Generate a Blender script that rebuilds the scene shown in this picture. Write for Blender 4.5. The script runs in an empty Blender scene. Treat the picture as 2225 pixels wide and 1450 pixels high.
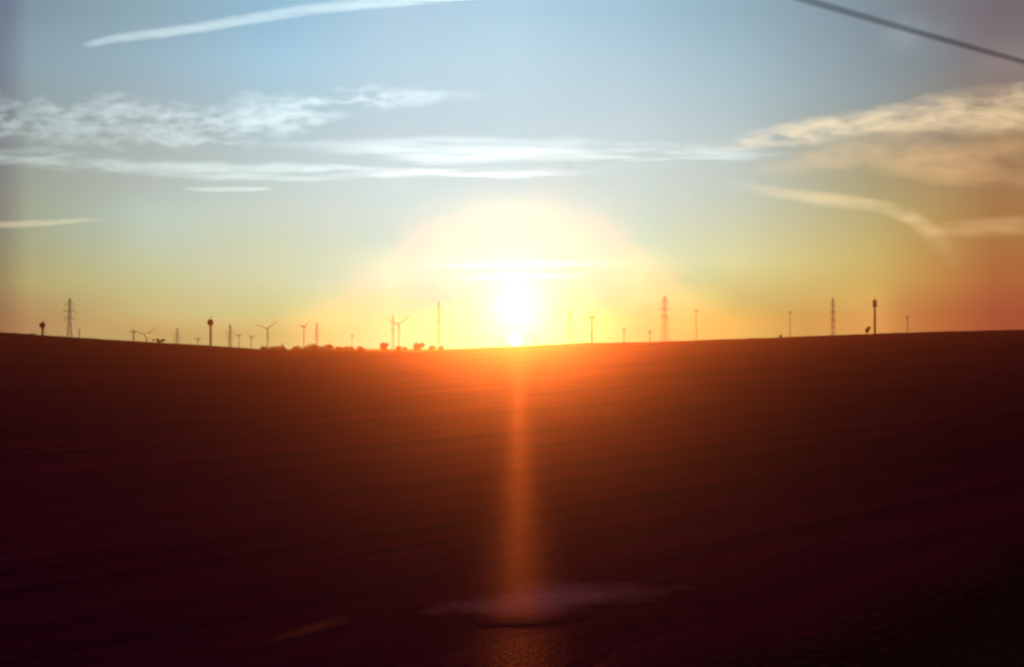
import bpy, bmesh, math, random
from mathutils import Vector, noise, Matrix

# ------------------------------------------------------------------ camera
F = 2163.0            # focal length in photo pixels (photo 2225 x 1450)
CX, HY = 1112.5, 757  # principal column, row of the level horizon
H = 10.0               # eye height above the field beside the line (train on a bank)
scene = bpy.context.scene
COL = scene.collection
cam = bpy.data.cameras.new('camera')
cam.lens = 36.0 * F / 2225.0
cam.sensor_width = 36.0
cam.clip_start = 0.2
cam.clip_end = 200000
cam.dof.use_dof = True
cam.dof.focus_distance = 18.0
cam.dof.aperture_fstop = 0.75
co = bpy.data.objects.new('camera', cam); COL.objects.link(co)
co.location = (0, 0, 0)
co.rotation_euler = (math.radians(90) + math.atan((HY - 725) / F), 0, 0)
scene.camera = co

SUN_EL = math.radians(2.2)
SUN_AZ = math.atan((1124 - CX) / F)          # to the right of +Y
SD = Vector((math.sin(SUN_AZ) * math.cos(SUN_EL), math.cos(SUN_AZ) * math.cos(SUN_EL), math.sin(SUN_EL)))
LOW = Vector(((1120 - CX) / F, 1, (HY - 738) / F)).normalized()   # second, lower disc added to the sky

# ------------------------------------------------------------------ view
vs = scene.view_settings
vs.view_transform = 'Standard'; vs.look = 'None'; vs.gamma = 1.0
vs.exposure = 0.0

# ------------------------------------------------------------------ sky
world = bpy.data.worlds.new('World'); scene.world = world
world.use_nodes = True
nt = world.node_tree; N = nt.nodes; L = nt.links
N.clear()
def nd(t, **k):
    n = N.new(t)
    for a, b in k.items(): setattr(n, a, b)
    return n
def lk(a, b): L.new(a, b)
def mth(op, a, b=None, clamp=False):
    n = nd('ShaderNodeMath', operation=op, use_clamp=clamp)
    for i, v in enumerate((a, b)):
        if v is None: continue
        if isinstance(v, (int, float)): n.inputs[i].default_value = v
        else: lk(v, n.inputs[i])
    return n.outputs[0]
def mix(kind, f, a, b):
    n = nd('ShaderNodeMix', data_type='RGBA', blend_type=kind, clamp_factor=True)
    for s, v in ((n.inputs[0], f), (n.inputs[6], a), (n.inputs[7], b)):
        if isinstance(v, (int, float)): s.default_value = v
        elif isinstance(v, tuple): s.default_value = (*v, 1)
        else: lk(v, s)
    return n.outputs[2]
def ramp(fac, stops, interp='EASE'):
    n = nd('ShaderNodeValToRGB'); n.color_ramp.interpolation = interp
    el = n.color_ramp.elements
    while len(el) < len(stops): el.new(0.5)
    for e, (p, c) in zip(el, stops):
        e.position = p; e.color = (*c, 1)
    lk(fac, n.inputs[0]); return n.outputs[0]
out = nd('ShaderNodeOutputWorld'); bg = nd('ShaderNodeBackground')
sky = nd('ShaderNodeTexSky', sky_type='NISHITA'); sky.sun_disc = False
sky.sun_elevation = SUN_EL; sky.sun_rotation = SUN_AZ
sky.air_density = 1.0; sky.dust_density = 2.0; sky.ozone_density = 1.5
tc = nd('ShaderNodeTexCoord')
sep = nd('ShaderNodeSeparateXYZ'); lk(tc.outputs['Generated'], sep.inputs[0])
def dot(v):
    n = nd('ShaderNodeVectorMath', operation='DOT_PRODUCT'); lk(tc.outputs['Generated'], n.inputs[0])
    n.inputs[1].default_value = v; return n.outputs['Value']
ang = mth('ARCCOSINE', mth('MINIMUM', dot(SD), 1.0))           # radians from the sun
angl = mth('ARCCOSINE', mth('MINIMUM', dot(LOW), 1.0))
z = mth('MAXIMUM', sep.outputs['Z'], 0.0)
# sky colours by azimuth (tangent, right of +Y) and height, blue overhead, amber low down; lens darkening at the far left put in
SKY = {
    -0.5116: [(0.0000, (0.248, 0.183, 0.093)), (0.0276, (0.248, 0.183, 0.093)), (0.0440, (0.282, 0.224, 0.110)), (0.0604, (0.296, 0.269, 0.131)), (0.0767, (0.281, 0.270, 0.158)), (0.0971, (0.257, 0.269, 0.194)), (0.1213, (0.240, 0.260, 0.216)), (0.1454, (0.229, 0.248, 0.229)), (0.1692, (0.220, 0.243, 0.245)), (0.1927, (0.211, 0.238, 0.262)), (0.2235, (0.197, 0.241, 0.288)), (0.2499, (0.185, 0.242, 0.310)), (0.2721, (0.169, 0.226, 0.302)), (0.2903, (0.153, 0.199, 0.277))],
    -0.4991: [(0.0000, (0.311, 0.235, 0.109)), (0.0277, (0.311, 0.235, 0.109)), (0.0442, (0.344, 0.282, 0.128)), (0.0607, (0.361, 0.342, 0.154)), (0.0771, (0.340, 0.341, 0.184)), (0.0976, (0.309, 0.339, 0.226)), (0.1219, (0.288, 0.328, 0.253)), (0.1461, (0.278, 0.312, 0.269)), (0.1700, (0.264, 0.306, 0.289)), (0.1936, (0.251, 0.301, 0.310)), (0.2245, (0.236, 0.304, 0.339)), (0.2511, (0.221, 0.306, 0.368)), (0.2734, (0.203, 0.284, 0.358)), (0.2916, (0.182, 0.251, 0.326))],
    -0.4866: [(0.0000, (0.378, 0.290, 0.126)), (0.0278, (0.378, 0.290, 0.126)), (0.0444, (0.413, 0.351, 0.150)), (0.0610, (0.428, 0.419, 0.180)), (0.0775, (0.402, 0.416, 0.213)), (0.0981, (0.366, 0.418, 0.265)), (0.1225, (0.340, 0.404, 0.298)), (0.1468, (0.327, 0.385, 0.316)), (0.1708, (0.310, 0.375, 0.339)), (0.1945, (0.296, 0.369, 0.362)), (0.2256, (0.277, 0.373, 0.399)), (0.2522, (0.259, 0.375, 0.433)), (0.2746, (0.237, 0.348, 0.419)), (0.2929, (0.215, 0.307, 0.381))],
    -0.4242: [(0.0000, (0.418, 0.398, 0.170)), (0.0285, (0.418, 0.398, 0.170)), (0.0455, (0.456, 0.445, 0.201)), (0.0624, (0.472, 0.500, 0.241)), (0.0793, (0.452, 0.506, 0.291)), (0.1004, (0.427, 0.512, 0.358)), (0.1254, (0.402, 0.503, 0.409)), (0.1502, (0.380, 0.453, 0.396)), (0.1748, (0.357, 0.433, 0.405)), (0.1990, (0.335, 0.414, 0.414)), (0.2307, (0.308, 0.420, 0.456)), (0.2578, (0.286, 0.423, 0.497)), (0.2806, (0.265, 0.395, 0.473)), (0.2993, (0.243, 0.358, 0.437))],
    -0.3618: [(0.0000, (0.381, 0.394, 0.153)), (0.0139, (0.381, 0.394, 0.153)), (0.0291, (0.442, 0.527, 0.222)), (0.0465, (0.487, 0.550, 0.260)), (0.0638, (0.502, 0.584, 0.313)), (0.0810, (0.504, 0.604, 0.382)), (0.1025, (0.488, 0.618, 0.468)), (0.1281, (0.473, 0.616, 0.543)), (0.1534, (0.431, 0.527, 0.488)), (0.1784, (0.403, 0.494, 0.479)), (0.2031, (0.379, 0.464, 0.470)), (0.2354, (0.343, 0.469, 0.521)), (0.2630, (0.313, 0.474, 0.565)), (0.2862, (0.290, 0.443, 0.527)), (0.3051, (0.271, 0.416, 0.493))],
    -0.2994: [(0.0000, (0.304, 0.445, 0.178)), (0.0142, (0.304, 0.445, 0.178)), (0.0297, (0.329, 0.581, 0.253)), (0.0473, (0.446, 0.601, 0.303)), (0.0650, (0.497, 0.638, 0.371)), (0.0825, (0.510, 0.646, 0.426)), (0.1044, (0.506, 0.655, 0.498)), (0.1304, (0.501, 0.652, 0.573)), (0.1562, (0.465, 0.594, 0.562)), (0.1816, (0.432, 0.562, 0.560)), (0.2067, (0.397, 0.528, 0.556)), (0.2395, (0.368, 0.538, 0.615)), (0.2676, (0.338, 0.542, 0.661)), (0.2911, (0.306, 0.501, 0.623)), (0.3103, (0.279, 0.466, 0.589))],
    -0.2369: [(0.0000, (0.100, 0.481, 0.190)), (0.0144, (0.100, 0.481, 0.190)), (0.0301, (0.100, 0.598, 0.271)), (0.0481, (0.316, 0.640, 0.345)), (0.0660, (0.434, 0.688, 0.439)), (0.0838, (0.470, 0.687, 0.474)), (0.1060, (0.490, 0.687, 0.528)), (0.1324, (0.508, 0.686, 0.605)), (0.1586, (0.483, 0.666, 0.643)), (0.1844, (0.450, 0.630, 0.644)), (0.2098, (0.416, 0.599, 0.651)), (0.2431, (0.389, 0.609, 0.714)), (0.2715, (0.362, 0.617, 0.772)), (0.2953, (0.320, 0.561, 0.727)), (0.3147, (0.287, 0.518, 0.691))],
    -0.1791: [(0.0000, (0.100, 0.621, 0.251)), (0.0146, (0.100, 0.621, 0.251)), (0.0305, (0.100, 0.734, 0.318)), (0.0486, (0.100, 0.729, 0.409)), (0.0667, (0.214, 0.731, 0.525)), (0.0848, (0.328, 0.729, 0.555)), (0.1072, (0.406, 0.725, 0.602)), (0.1339, (0.469, 0.730, 0.674)), (0.1604, (0.488, 0.716, 0.716)), (0.1864, (0.466, 0.674, 0.703)), (0.2121, (0.442, 0.641, 0.700)), (0.2457, (0.426, 0.646, 0.749)), (0.2744, (0.407, 0.649, 0.788)), (0.2984, (0.374, 0.610, 0.760)), (0.3180, (0.347, 0.572, 0.728))],
    -0.1214: [(0.0000, (0.100, 0.603, 0.359)), (0.0147, (0.100, 0.603, 0.359)), (0.0307, (0.100, 0.561, 0.365)), (0.0490, (0.100, 0.683, 0.465)), (0.0673, (0.100, 0.814, 0.620)), (0.0855, (0.100, 0.853, 0.655)), (0.1081, (0.134, 0.735, 0.680)), (0.1351, (0.331, 0.755, 0.741)), (0.1617, (0.436, 0.754, 0.784)), (0.1880, (0.460, 0.720, 0.767)), (0.2139, (0.458, 0.683, 0.751)), (0.2477, (0.464, 0.685, 0.784)), (0.2765, (0.454, 0.684, 0.808)), (0.3007, (0.432, 0.657, 0.789)), (0.3204, (0.415, 0.632, 0.771))],
    -0.0608: [(0.0000, (0.100, 0.080, 0.278)), (0.0148, (0.100, 0.080, 0.278)), (0.0309, (0.100, 0.080, 0.313)), (0.0493, (0.100, 0.117, 0.476)), (0.0677, (0.100, 0.457, 0.632)), (0.0860, (0.100, 0.670, 0.721)), (0.1087, (0.100, 0.817, 0.729)), (0.1358, (0.100, 0.795, 0.773)), (0.1626, (0.268, 0.748, 0.791)), (0.1890, (0.388, 0.727, 0.781)), (0.2150, (0.432, 0.702, 0.774)), (0.2489, (0.462, 0.700, 0.796)), (0.2779, (0.467, 0.704, 0.819)), (0.3022, (0.440, 0.679, 0.808)), (0.3220, (0.416, 0.647, 0.787))],
    -0.0002: [(0.0000, (0.100, 0.080, 0.226)), (0.0148, (0.100, 0.080, 0.226)), (0.0310, (0.100, 0.080, 0.258)), (0.0494, (0.100, 0.080, 0.460)), (0.0678, (0.100, 0.080, 0.637)), (0.0861, (0.100, 0.426, 0.789)), (0.1089, (0.100, 0.709, 0.748)), (0.1360, (0.100, 0.891, 0.808)), (0.1628, (0.168, 0.747, 0.795)), (0.1893, (0.355, 0.744, 0.797)), (0.2154, (0.423, 0.720, 0.796)), (0.2494, (0.465, 0.714, 0.808)), (0.2784, (0.476, 0.722, 0.822)), (0.3027, (0.457, 0.701, 0.825)), (0.3225, (0.422, 0.661, 0.803))],
    0.0617: [(0.0000, (0.100, 0.080, 0.211)), (0.0148, (0.100, 0.080, 0.211)), (0.0309, (0.100, 0.080, 0.243)), (0.0493, (0.100, 0.080, 0.379)), (0.0677, (0.100, 0.358, 0.529)), (0.0860, (0.100, 0.621, 0.660)), (0.1087, (0.100, 0.788, 0.678)), (0.1358, (0.100, 0.782, 0.726)), (0.1625, (0.240, 0.717, 0.739)), (0.1890, (0.384, 0.718, 0.756)), (0.2150, (0.438, 0.703, 0.765)), (0.2489, (0.449, 0.683, 0.767)), (0.2779, (0.445, 0.673, 0.773)), (0.3022, (0.413, 0.646, 0.763)), (0.3220, (0.380, 0.609, 0.744))],
    0.1237: [(0.0000, (0.100, 0.216, 0.153)), (0.0147, (0.100, 0.216, 0.153)), (0.0307, (0.100, 0.271, 0.184)), (0.0490, (0.100, 0.563, 0.324)), (0.0673, (0.100, 0.736, 0.441)), (0.0855, (0.100, 0.839, 0.552)), (0.1081, (0.100, 0.735, 0.605)), (0.1350, (0.267, 0.714, 0.658)), (0.1616, (0.385, 0.707, 0.686)), (0.1879, (0.448, 0.703, 0.715)), (0.2138, (0.470, 0.685, 0.737)), (0.2476, (0.447, 0.653, 0.732)), (0.2765, (0.419, 0.623, 0.726)), (0.3006, (0.379, 0.593, 0.708)), (0.3203, (0.346, 0.566, 0.691))],
    0.1745: [(0.0000, (0.100, 0.411, 0.128)), (0.0146, (0.100, 0.411, 0.128)), (0.0305, (0.100, 0.498, 0.163)), (0.0487, (0.100, 0.671, 0.259)), (0.0668, (0.100, 0.636, 0.342)), (0.0849, (0.269, 0.712, 0.445)), (0.1073, (0.350, 0.698, 0.505)), (0.1340, (0.415, 0.674, 0.568)), (0.1605, (0.440, 0.660, 0.615)), (0.1866, (0.452, 0.646, 0.644)), (0.2123, (0.448, 0.630, 0.666)), (0.2459, (0.417, 0.602, 0.667)), (0.2746, (0.383, 0.573, 0.664)), (0.2986, (0.345, 0.537, 0.635)), (0.3182, (0.313, 0.504, 0.612))],
    0.2254: [(0.0000, (0.100, 0.457, 0.121)), (0.0302, (0.100, 0.457, 0.121)), (0.0482, (0.210, 0.495, 0.183)), (0.0662, (0.375, 0.586, 0.263)), (0.0840, (0.474, 0.682, 0.361)), (0.1063, (0.481, 0.659, 0.419)), (0.1328, (0.471, 0.628, 0.486)), (0.1590, (0.459, 0.611, 0.548)), (0.1848, (0.451, 0.596, 0.577)), (0.2103, (0.429, 0.577, 0.602)), (0.2436, (0.384, 0.551, 0.604)), (0.2721, (0.344, 0.523, 0.600)), (0.2960, (0.312, 0.482, 0.566)), (0.3154, (0.285, 0.447, 0.536))],
    0.2947: [(0.0000, (0.269, 0.335, 0.097)), (0.0297, (0.269, 0.335, 0.097)), (0.0474, (0.424, 0.431, 0.138)), (0.0651, (0.507, 0.510, 0.185)), (0.0826, (0.541, 0.564, 0.238)), (0.1045, (0.519, 0.548, 0.279)), (0.1306, (0.474, 0.513, 0.321)), (0.1564, (0.436, 0.481, 0.347)), (0.1818, (0.397, 0.452, 0.366)), (0.2070, (0.367, 0.449, 0.418)), (0.2398, (0.322, 0.442, 0.481)), (0.2679, (0.293, 0.415, 0.467)), (0.2914, (0.268, 0.386, 0.448)), (0.3107, (0.251, 0.367, 0.437))],
    0.3641: [(0.0000, (0.576, 0.375, 0.105)), (0.0291, (0.576, 0.375, 0.105)), (0.0464, (0.621, 0.437, 0.122)), (0.0637, (0.549, 0.427, 0.123)), (0.0810, (0.540, 0.456, 0.145)), (0.1024, (0.500, 0.442, 0.170)), (0.1280, (0.446, 0.409, 0.193)), (0.1533, (0.387, 0.365, 0.197)), (0.1783, (0.338, 0.333, 0.211)), (0.2029, (0.307, 0.340, 0.275)), (0.2352, (0.264, 0.347, 0.371)), (0.2628, (0.244, 0.322, 0.358)), (0.2860, (0.225, 0.303, 0.346)), (0.3049, (0.213, 0.286, 0.336))],
    0.3951: [(0.0000, (0.431, 0.230, 0.070)), (0.0288, (0.431, 0.230, 0.070)), (0.0460, (0.475, 0.274, 0.078)), (0.0631, (0.522, 0.337, 0.095)), (0.0801, (0.517, 0.363, 0.111)), (0.1014, (0.486, 0.366, 0.131)), (0.1267, (0.437, 0.355, 0.153)), (0.1517, (0.392, 0.325, 0.163)), (0.1765, (0.349, 0.304, 0.182)), (0.2009, (0.309, 0.305, 0.237)), (0.2329, (0.260, 0.306, 0.307)), (0.2603, (0.227, 0.288, 0.316)), (0.2833, (0.274, 0.342, 0.384)), (0.3021, (0.202, 0.245, 0.280))],
    0.4265: [(0.0000, (0.372, 0.158, 0.052)), (0.0285, (0.372, 0.158, 0.052)), (0.0455, (0.447, 0.206, 0.061)), (0.0624, (0.492, 0.259, 0.071)), (0.0793, (0.491, 0.284, 0.083)), (0.1003, (0.466, 0.298, 0.098)), (0.1253, (0.433, 0.307, 0.118)), (0.1501, (0.398, 0.291, 0.135)), (0.1746, (0.360, 0.274, 0.157)), (0.1988, (0.312, 0.275, 0.204)), (0.2305, (0.254, 0.266, 0.248)), (0.2576, (0.211, 0.257, 0.277)), (0.2804, (0.220, 0.256, 0.281)), (0.2991, (0.191, 0.209, 0.233))],
    0.4565: [(0.0000, (0.337, 0.115, 0.047)), (0.0282, (0.337, 0.115, 0.047)), (0.0450, (0.403, 0.151, 0.051)), (0.0617, (0.447, 0.192, 0.058)), (0.0784, (0.444, 0.216, 0.066)), (0.0992, (0.429, 0.240, 0.076)), (0.1239, (0.402, 0.249, 0.092)), (0.1485, (0.375, 0.241, 0.109)), (0.1727, (0.343, 0.240, 0.130)), (0.1967, (0.299, 0.244, 0.161)), (0.2281, (0.249, 0.231, 0.203)), (0.2550, (0.214, 0.217, 0.228)), (0.2776, (0.197, 0.196, 0.215)), (0.2961, (0.182, 0.178, 0.200))],
    0.4866: [(0.0000, (0.296, 0.080, 0.040)), (0.0278, (0.296, 0.080, 0.040)), (0.0444, (0.358, 0.106, 0.043)), (0.0610, (0.399, 0.137, 0.046)), (0.0775, (0.398, 0.158, 0.051)), (0.0981, (0.390, 0.187, 0.058)), (0.1225, (0.371, 0.199, 0.071)), (0.1468, (0.350, 0.198, 0.086)), (0.1708, (0.321, 0.206, 0.105)), (0.1945, (0.291, 0.219, 0.126)), (0.2256, (0.243, 0.199, 0.164)), (0.2522, (0.253, 0.218, 0.219)), (0.2746, (0.194, 0.164, 0.178)), (0.2929, (0.173, 0.151, 0.171))],
}
#END
u = mth('DIVIDE', sep.outputs['X'], mth('MAXIMUM', sep.outputs['Y'], 0.12))
zq = mth('MULTIPLY', z, 1 / 0.4, True)
base = None; pu = None
for uc in sorted(SKY):
    st = SKY[uc]
    rc = ramp(zq, [(a / 0.4, c) for a, c in st], 'EASE' if False else 'LINEAR')
    if base is None: base = rc
    else:
        f_ = nd('ShaderNodeMapRange', interpolation_type='LINEAR')
        f_.inputs['From Min'].default_value = pu; f_.inputs['From Max'].default_value = uc
        lk(u, f_.inputs['Value'])
        base = mix('MIX', f_.outputs['Result'], base, rc)
    pu = uc
nis = mix('MULTIPLY', 1.0, sky.outputs[0], (0.05, 0.07, 0.10))
up_ = mth('MULTIPLY', mth('SUBTRACT', z, 0.36), 4.0, True)
base = mix('MIX', up_, base, nis)            # high overhead the plain clear sky takes over
fall = ramp(mth('DIVIDE', ang, math.pi), [(0.0, (1, 1, 1)), (0.18, (1, 1, 1)), (0.45, (0.85, 0.7, 0.62)), (1.0, (0.65, 0.5, 0.5))])
base = mix('MULTIPLY', 1.0, base, fall)
# aureole, plus the added lower disc
g1 = mth('MULTIPLY', mth('EXPONENT', mth('MULTIPLY', mth('POWER', mth('DIVIDE', ang, 0.027), 2.0), -1.0)), 0.45)
g2 = mth('MULTIPLY', mth('EXPONENT', mth('MULTIPLY', mth('DIVIDE', ang, 0.06), -1.0)), 0.16)
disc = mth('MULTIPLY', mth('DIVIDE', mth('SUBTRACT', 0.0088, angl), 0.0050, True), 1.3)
def colr(v, c):
    n = nd('ShaderNodeVectorMath', operation='SCALE'); n.inputs[0].default_value = c; lk(v, n.inputs['Scale']); return n.outputs[0]
tot = mix('ADD', 1.0, base, colr(g1, (0.8, 1.0, 1.15)))
tot = mix('ADD', 1.0, tot, colr(g2, (0.5, 1.0, 1.1)))
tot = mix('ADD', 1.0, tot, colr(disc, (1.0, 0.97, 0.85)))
lk(tot, bg.inputs[0]); bg.inputs[1].default_value = 1.0
lk(bg.outputs[0], out.inputs[0])

# ------------------------------------------------------------------ sun
sl = bpy.data.lights.new('sun', 'SUN'); sl.energy = 3.6; sl.angle = math.radians(0.6)
sl.color = (1.0, 0.84, 0.70)
so = bpy.data.objects.new('sun', sl); COL.objects.link(so)
so.rotation_euler = (-SD).to_track_quat('-Z', 'Y').to_euler()

HAZE_DENSITY = 0.000285
HAZE_G = 0.918
HAZE_COL = (1.0, 0.205, 0.035)  # amber of the glow over the field is put into the haze colour

# ------------------------------------------------------------------ helpers
def tag(o, label=None, cat=None, group=None, kind=None):
    if label: o['label'] = label
    if cat: o['category'] = cat
    if group: o['group'] = group
    if kind: o['kind'] = kind
    return o
def mesh_obj(name, verts, faces, mat=None, parent=None, smooth=False):
    me = bpy.data.meshes.new(name); me.from_pydata(verts, [], faces); me.update()
    if smooth:
        for p in me.polygons: p.use_smooth = True
    o = bpy.data.objects.new(name, me); COL.objects.link(o)
    if mat: me.materials.append(mat)
    if parent: o.parent = parent
    return o
def bm_obj(name, bm, mat, parent=None, smooth=False):
    me = bpy.data.meshes.new(name); bm.to_mesh(me); bm.free()
    if smooth:
        for p in me.polygons: p.use_smooth = True
    o = bpy.data.objects.new(name, me); COL.objects.link(o)
    me.materials.append(mat)
    if parent: o.parent = parent
    return o
def empty(name, loc, rz=0.0):
    o = bpy.data.objects.new(name, None); COL.objects.link(o)
    o.location = loc; o.rotation_euler = (0, 0, rz); o.empty_display_size = 1; return o
def bar(bm, a, b, r0, r1=None, n=6):
    r1 = r0 if r1 is None else r1
    a, b = Vector(a), Vector(b); d = (b - a)
    q = d.to_track_quat('Z', 'Y')
    ra = []; rb = []
    for i in range(n):
        t = 2 * math.pi * i / n
        v = Vector((math.cos(t), math.sin(t), 0))
        ra.append(bm.verts.new(a + q @ (v * r0))); rb.append(bm.verts.new(b + q @ (v * r1)))
    for i in range(n):
        j = (i + 1) % n
        bm.faces.new((ra[i], ra[j], rb[j], rb[i]))
    bm.faces.new(ra[::-1]); bm.faces.new(rb)
def lathe(bm, prof, n=20):
    rings = []
    for r, zz in prof:
        rings.append([bm.verts.new((r * math.cos(2 * math.pi * i / n), r * math.sin(2 * math.pi * i / n), zz)) for i in range(n)])
    for A, B in zip(rings, rings[1:]):
        for i in range(n):
            j = (i + 1) % n
            bm.faces.new((A[i], A[j], B[j], B[i]))
    bm.faces.new(rings[0][::-1]); bm.faces.new(rings[-1])
def material(name, color, rough=0.8, color2=None, scale=3.0, metallic=0.0, spec=0.3, bump=0.0, bscale=20.0):
    m = bpy.data.materials.new(name); m.use_nodes = True
    t = m.node_tree; p = t.nodes['Principled BSDF']
    p.inputs['Roughness'].default_value = rough; p.inputs['Metallic'].default_value = metallic
    p.inputs['Specular IOR Level'].default_value = spec
    c2 = color2 or tuple(c * 0.6 for c in color)
    ob = t.nodes.new('ShaderNodeTexCoord'); no = t.nodes.new('ShaderNodeTexNoise')
    no.inputs['Scale'].default_value = scale; no.inputs['Detail'].default_value = 6
    t.links.new(ob.outputs['Object'], no.inputs['Vector'])
    r = t.nodes.new('ShaderNodeValToRGB')
    r.color_ramp.elements[0].position = 0.35; r.color_ramp.elements[1].position = 0.65
    r.color_ramp.elements[0].color = (*c2, 1); r.color_ramp.elements[1].color = (*color, 1)
    t.links.new(no.outputs['Fac'], r.inputs[0]); t.links.new(r.outputs[0], p.inputs['Base Color'])
    if bump:
        n2 = t.nodes.new('ShaderNodeTexNoise'); n2.inputs['Scale'].default_value = bscale; n2.inputs['Detail'].default_value = 5
        t.links.new(ob.outputs['Object'], n2.inputs['Vector'])
        b = t.nodes.new('ShaderNodeBump'); b.inputs['Strength'].default_value = bump
        t.links.new(n2.outputs['Fac'], b.inputs['Height']); t.links.new(b.outputs[0], p.inputs['Normal'])
    return m
M_STEEL = material('galvanised_steel', (0.16, 0.13, 0.12), 0.6, scale=1.5, metallic=0.3)
M_RUST = material('rusty_steel', (0.16, 0.06, 0.04), 0.8, scale=1.2)
M_WOOD = material('weathered_wood', (0.09, 0.05, 0.035), 0.9, scale=2.0)
M_PAINT = material('dull_paint', (0.30, 0.26, 0.24), 0.6, scale=0.6)
M_GLASSI = material('insulator_porcelain', (0.20, 0.10, 0.06), 0.3, scale=4)
M_LEAF = material('dark_foliage', (0.055, 0.045, 0.02), 0.9, (0.03, 0.022, 0.012), scale=0.7, spec=0.1)
M_BARK = material('bark', (0.07, 0.04, 0.03), 0.95, scale=4)
M_CABLE = material('black_cable', (0.16, 0.10, 0.11), 0.6, scale=6)

# ------------------------------------------------------------------ terrain
TD = math.radians(54)                       # direction of the railway, right of +Y
TX, TY = math.sin(TD), math.cos(TD)
def along(x, y): return x * TX + y * TY     # distance along the line
def across(x, y): return -x * TY + y * TX   # distance out from the line
R0 = 330.0
CREST = [(-900, 60), (-300, 45), (0, 35.5), (60, 30), (150, 24), (290, 15), (400, 8.5), (480, 4), (560, -2), (640, -7), (940, -7),
         (1010, 0), (1080, 2.5), (1150, 5), (1250, 11.5), (1350, 12.5), (1500, 17), (1700, 24), (1810, 28.5), (1901, 32), (2050, 36.5), (2225, 41), (2600, 46), (3400, 55)]
def crest(px):
    if px <= CREST[0][0]: return CREST[0][1]
    for (a, ca), (b, cb) in zip(CREST, CREST[1:]):
        if px <= b:
            t = (px - a) / (b - a)
            return ca + (cb - ca) * t
    return CREST[-1][1]
def sstep(t): t = max(0.0, min(1.0, t)); return t * t * (3 - 2 * t)
def crest_s(px): return sum(crest(px + o) for o in (-45, -22, 0, 22, 45)) / 5
def ground_z(x, y):
    px = CX + x * F / R0
    c = crest_s(px)
    a = c * R0 / F + H                       # height of the rise above the field
    if y < 0: k = 0.0
    elif y < R0:
        t = y / R0; k = t
    else: k = 1 - sstep((y - R0) / 130.0)
    n = noise.noise(Vector((x * 0.012, y * 0.012, 3.1))) * 0.10 * sstep(y / 60) * (1 - sstep((y - 120) / 100))
    if y > 200: n += noise.noise(Vector((x * 0.25, y * 0.1, 7.7))) * 0.10 + noise.noise(Vector((x * 0.9, y * 0.4, 1.7))) * 0.05
    far = sstep((y - 330) / 470.0)            # the plain beyond climbs slowly to eye level
    n += (H - 0.6) * far
    if y > 400: n += noise.noise(Vector((x * 0.006, y * 0.006, 9.1))) * 0.4
    return -H + a * k + n
def px_at(px, py, hgt=0.0):
    """point of the field (plus hgt) under a pixel of the photograph"""
    dx, dz = (px - CX) / F, (HY - py) / F
    y = 3.0
    while y < 900 and dz * y > ground_z(dx * y, y) + hgt: y *= 1.004
    return Vector((dx * y, y, dz * y))

verts = []; faces = []
AZ = [i for i in range(-180, -42, 3)] + [-42 + 0.3 * i for i in range(281)] + [i for i in range(45, 180, 3)]
NR = 330; RA, RB = 0.8, 840.0
for i in range(NR):
    r = RA * (RB / RA) ** (i / (NR - 1))
    for a in AZ:
        x, y = r * math.sin(math.radians(a)), r * math.cos(math.radians(a))
        verts.append((x, y, ground_z(x, y)))
na = len(AZ)
for i in range(NR - 1):
    for j in range(na):
        k = (j + 1) % na
        faces.append((i * na + j, i * na + k, (i + 1) * na + k, (i + 1) * na + j))
faces.append(tuple(range(na))[::-1])
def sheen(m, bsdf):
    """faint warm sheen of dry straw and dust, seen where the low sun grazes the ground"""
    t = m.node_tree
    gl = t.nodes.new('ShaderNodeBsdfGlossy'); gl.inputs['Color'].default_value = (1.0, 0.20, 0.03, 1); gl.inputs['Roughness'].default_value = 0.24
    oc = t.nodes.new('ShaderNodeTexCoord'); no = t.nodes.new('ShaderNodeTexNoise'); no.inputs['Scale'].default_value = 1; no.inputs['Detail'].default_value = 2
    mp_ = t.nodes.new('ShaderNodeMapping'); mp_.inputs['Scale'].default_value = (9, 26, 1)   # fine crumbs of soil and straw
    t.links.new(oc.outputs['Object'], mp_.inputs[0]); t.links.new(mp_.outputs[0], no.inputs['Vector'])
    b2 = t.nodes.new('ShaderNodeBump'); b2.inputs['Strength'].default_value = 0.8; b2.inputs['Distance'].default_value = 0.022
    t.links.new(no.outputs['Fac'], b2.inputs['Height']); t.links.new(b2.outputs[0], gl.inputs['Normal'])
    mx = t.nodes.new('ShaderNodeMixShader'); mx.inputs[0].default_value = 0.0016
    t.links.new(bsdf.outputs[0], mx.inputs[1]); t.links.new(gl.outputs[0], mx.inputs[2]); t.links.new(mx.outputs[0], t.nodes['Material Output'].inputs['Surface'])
ms = bpy.data.materials.new('reddish_soil'); ms.use_nodes = True
t = ms.node_tree; p = t.nodes['Principled BSDF']
tcn = t.nodes.new('ShaderNodeTexCoord')
mp = t.nodes.new('ShaderNodeMapping'); mp.vector_type = 'POINT'
mp.inputs['Rotation'].default_value = (0, 0, -(math.pi / 2 - TD))   # +X of the texture runs along the railway
t.links.new(tcn.outputs['Object'], mp.inputs[0])
def tnoise(sx, sy, detail, rough=0.55):
    m2 = t.nodes.new('ShaderNodeMapping'); m2.inputs['Scale'].default_value = (sx, sy, 0.2)
    t.links.new(mp.outputs[0], m2.inputs[0])
    n = t.nodes.new('ShaderNodeTexNoise'); n.inputs['Scale'].default_value = 1.0; n.inputs['Detail'].default_value = detail
    n.inputs['Roughness'].default_value = rough
    t.links.new(m2.outputs[0], n.inputs['Vector']); return n.outputs['Fac']
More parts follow.
